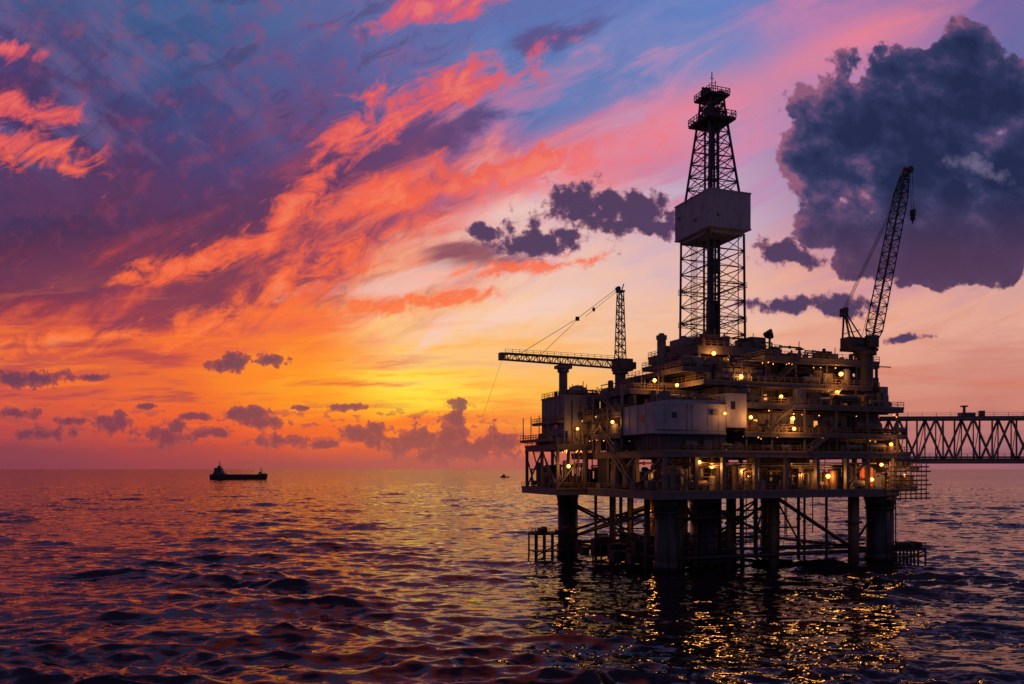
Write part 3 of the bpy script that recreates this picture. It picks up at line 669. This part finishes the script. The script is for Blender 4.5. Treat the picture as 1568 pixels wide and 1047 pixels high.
# ------------------------------------------------------------------ SEA
na=940
fine=np.linspace(-math.radians(42),math.radians(42),na)
coarse=np.linspace(math.radians(42),math.radians(318),70)[1:-1]
ang=np.concatenate([fine,coarse])
r=np.concatenate([[2,15,30],np.exp(np.linspace(math.log(45),math.log(3000),780)),np.exp(np.linspace(math.log(3150),math.log(60000),40))])
A,Rr=np.meshgrid(ang,r)
PX=Rr*np.sin(A); PY=Rr*np.cos(A); PZ=np.zeros_like(PX)
dr=np.maximum(Rr*.0053,.2); fr=np.cos(A)>math.cos(math.radians(43))
DX=np.zeros_like(PX);DY=np.zeros_like(PX)
rng=np.random.RandomState(3)
patch=np.zeros_like(PX)
for k in range(9):
    th=rng.uniform(0,2*math.pi); lam=rng.uniform(30,150); patch+=np.sin(2*math.pi/lam*(PX*math.cos(th)+PY*math.sin(th))+rng.uniform(0,6.28))
patch=1+.2*patch
for k in range(120):
    lam=1.0*(34/1.0)**(rng.rand()**1.3)
    th=math.radians(-100+rng.randn()*(22+20*(lam<5)))
    s=.032 if lam<5 else (.030 if lam<11 else .018)
    a=s*lam/(2*math.pi); kx=2*math.pi/lam*math.cos(th); ky=2*math.pi/lam*math.sin(th)
    ph=kx*PX+ky*PY+rng.uniform(0,6.28)
    f=np.clip((lam/dr-2)/4,0,1)*fr*np.clip(patch,.35,1.8)
    PZ+=a*f*np.sin(ph); q=.9
    DX+=q*a*f*math.cos(th)*np.cos(ph); DY+=q*a*f*math.sin(th)*np.cos(ph)
PX=PX+DX; PY=PY+DY
nr,nc_=PX.shape
co=np.stack([PX,PY,PZ],-1).reshape(-1,3).astype(np.float32)
ii=np.arange(nr-1)[:,None]*nc_; jj=np.arange(nc_)[None,:]; j2=(jj+1)%nc_
quads=np.stack([ii+jj,ii+j2,ii+nc_+j2,ii+nc_+jj],-1).reshape(-1,4).astype(np.int32)
quads=quads[:,::-1].copy()
me=bpy.data.meshes.new('sea'); me.vertices.add(len(co)); me.vertices.foreach_set('co',co.ravel())
me.loops.add(quads.size); me.loops.foreach_set('vertex_index',quads.ravel())
me.polygons.add(len(quads)); me.polygons.foreach_set('loop_start',np.arange(0,quads.size,4,dtype=np.int32))
me.polygons.foreach_set('loop_total',np.full(len(quads),4,dtype=np.int32))
me.update(calc_edges=True); me.validate()
me.polygons.foreach_set('use_smooth',np.ones(len(me.polygons),dtype=bool))
sea=bpy.data.objects.new('sea',me); scene.collection.objects.link(sea)
if me.polygons[5000].normal.z<0: me.flip_normals()
m=bpy.data.materials.new('sea_water'); m.use_nodes=True; t_=m.node_tree; t_.nodes.clear()
def T(ty): return t_.nodes.new(ty)
g=T('ShaderNodeNewGeometry')
def ripple(scale,rot,stretch,amp,detail):
    mp=T('ShaderNodeMapping'); mp.inputs[3].default_value=(stretch,1.0,1); mp.inputs[2].default_value=(0,0,math.radians(rot)); t_.links.new(g.outputs['Position'],mp.inputs[0])
    n=T('ShaderNodeTexNoise'); n.inputs['Scale'].default_value=scale; n.inputs['Detail'].default_value=detail; n.inputs['Roughness'].default_value=.55; t_.links.new(mp.outputs[0],n.inputs['Vector'])
    s=T('ShaderNodeVectorMath'); s.operation='SUBTRACT'; t_.links.new(n.outputs['Color'],s.inputs[0]); s.inputs[1].default_value=(.5,.5,.5)
    k=T('ShaderNodeVectorMath'); k.operation='MULTIPLY'; t_.links.new(s.outputs[0],k.inputs[0]); k.inputs[1].default_value=(amp*.6,amp,0)
    return k.outputs[0]
a1=ripple(.7,10,.42,.95,4)
ad=T('ShaderNodeVectorMath'); ad.operation='ADD'; t_.links.new(g.outputs['Normal'],ad.inputs[0]); t_.links.new(a1,ad.inputs[1])
nn=T('ShaderNodeVectorMath'); nn.operation='NORMALIZE'; t_.links.new(ad.outputs[0],nn.inputs[0])
frn=T('ShaderNodeFresnel'); frn.inputs['IOR'].default_value=1.38; t_.links.new(nn.outputs[0],frn.inputs['Normal'])
gl=T('ShaderNodeBsdfGlossy'); gl.distribution='GGX'; gl.inputs['Roughness'].default_value=0.0; t_.links.new(nn.outputs[0],gl.inputs['Normal'])
df=T('ShaderNodeBsdfDiffuse'); df.inputs['Color'].default_value=(.010,.008,.014,1)
mx=T('ShaderNodeMixShader'); t_.links.new(frn.outputs[0],mx.inputs[0]); t_.links.new(df.outputs[0],mx.inputs[1]); t_.links.new(gl.outputs[0],mx.inputs[2])
om=T('ShaderNodeOutputMaterial'); t_.links.new(mx.outputs[0],om.inputs[0])
me.materials.append(m)

# ------------------------------------------------------------------ SUN + CAMERA
sd=bpy.data.lights.new('sun','SUN'); sd.energy=.015; sd.angle=math.radians(24); sd.color=(1,.4,.16)
so=bpy.data.objects.new('sun',sd); scene.collection.objects.link(so)
az=math.radians(-6.5); el=math.radians(5)
dirv=Vector((math.sin(az)*math.cos(el),math.cos(az)*math.cos(el),math.sin(el)))
so.rotation_euler=dirv.to_track_quat('Z','Y').to_euler()
cam=bpy.data.cameras.new('camera'); co_=bpy.data.objects.new('camera',cam); scene.collection.objects.link(co_)
co_.location=(0,0,20); co_.rotation_euler=(math.radians(90),0,0)
cam.sensor_width=36; cam.lens=28.79; cam.shift_y=.124; cam.clip_start=.5; cam.clip_end=100000
scene.camera=co_
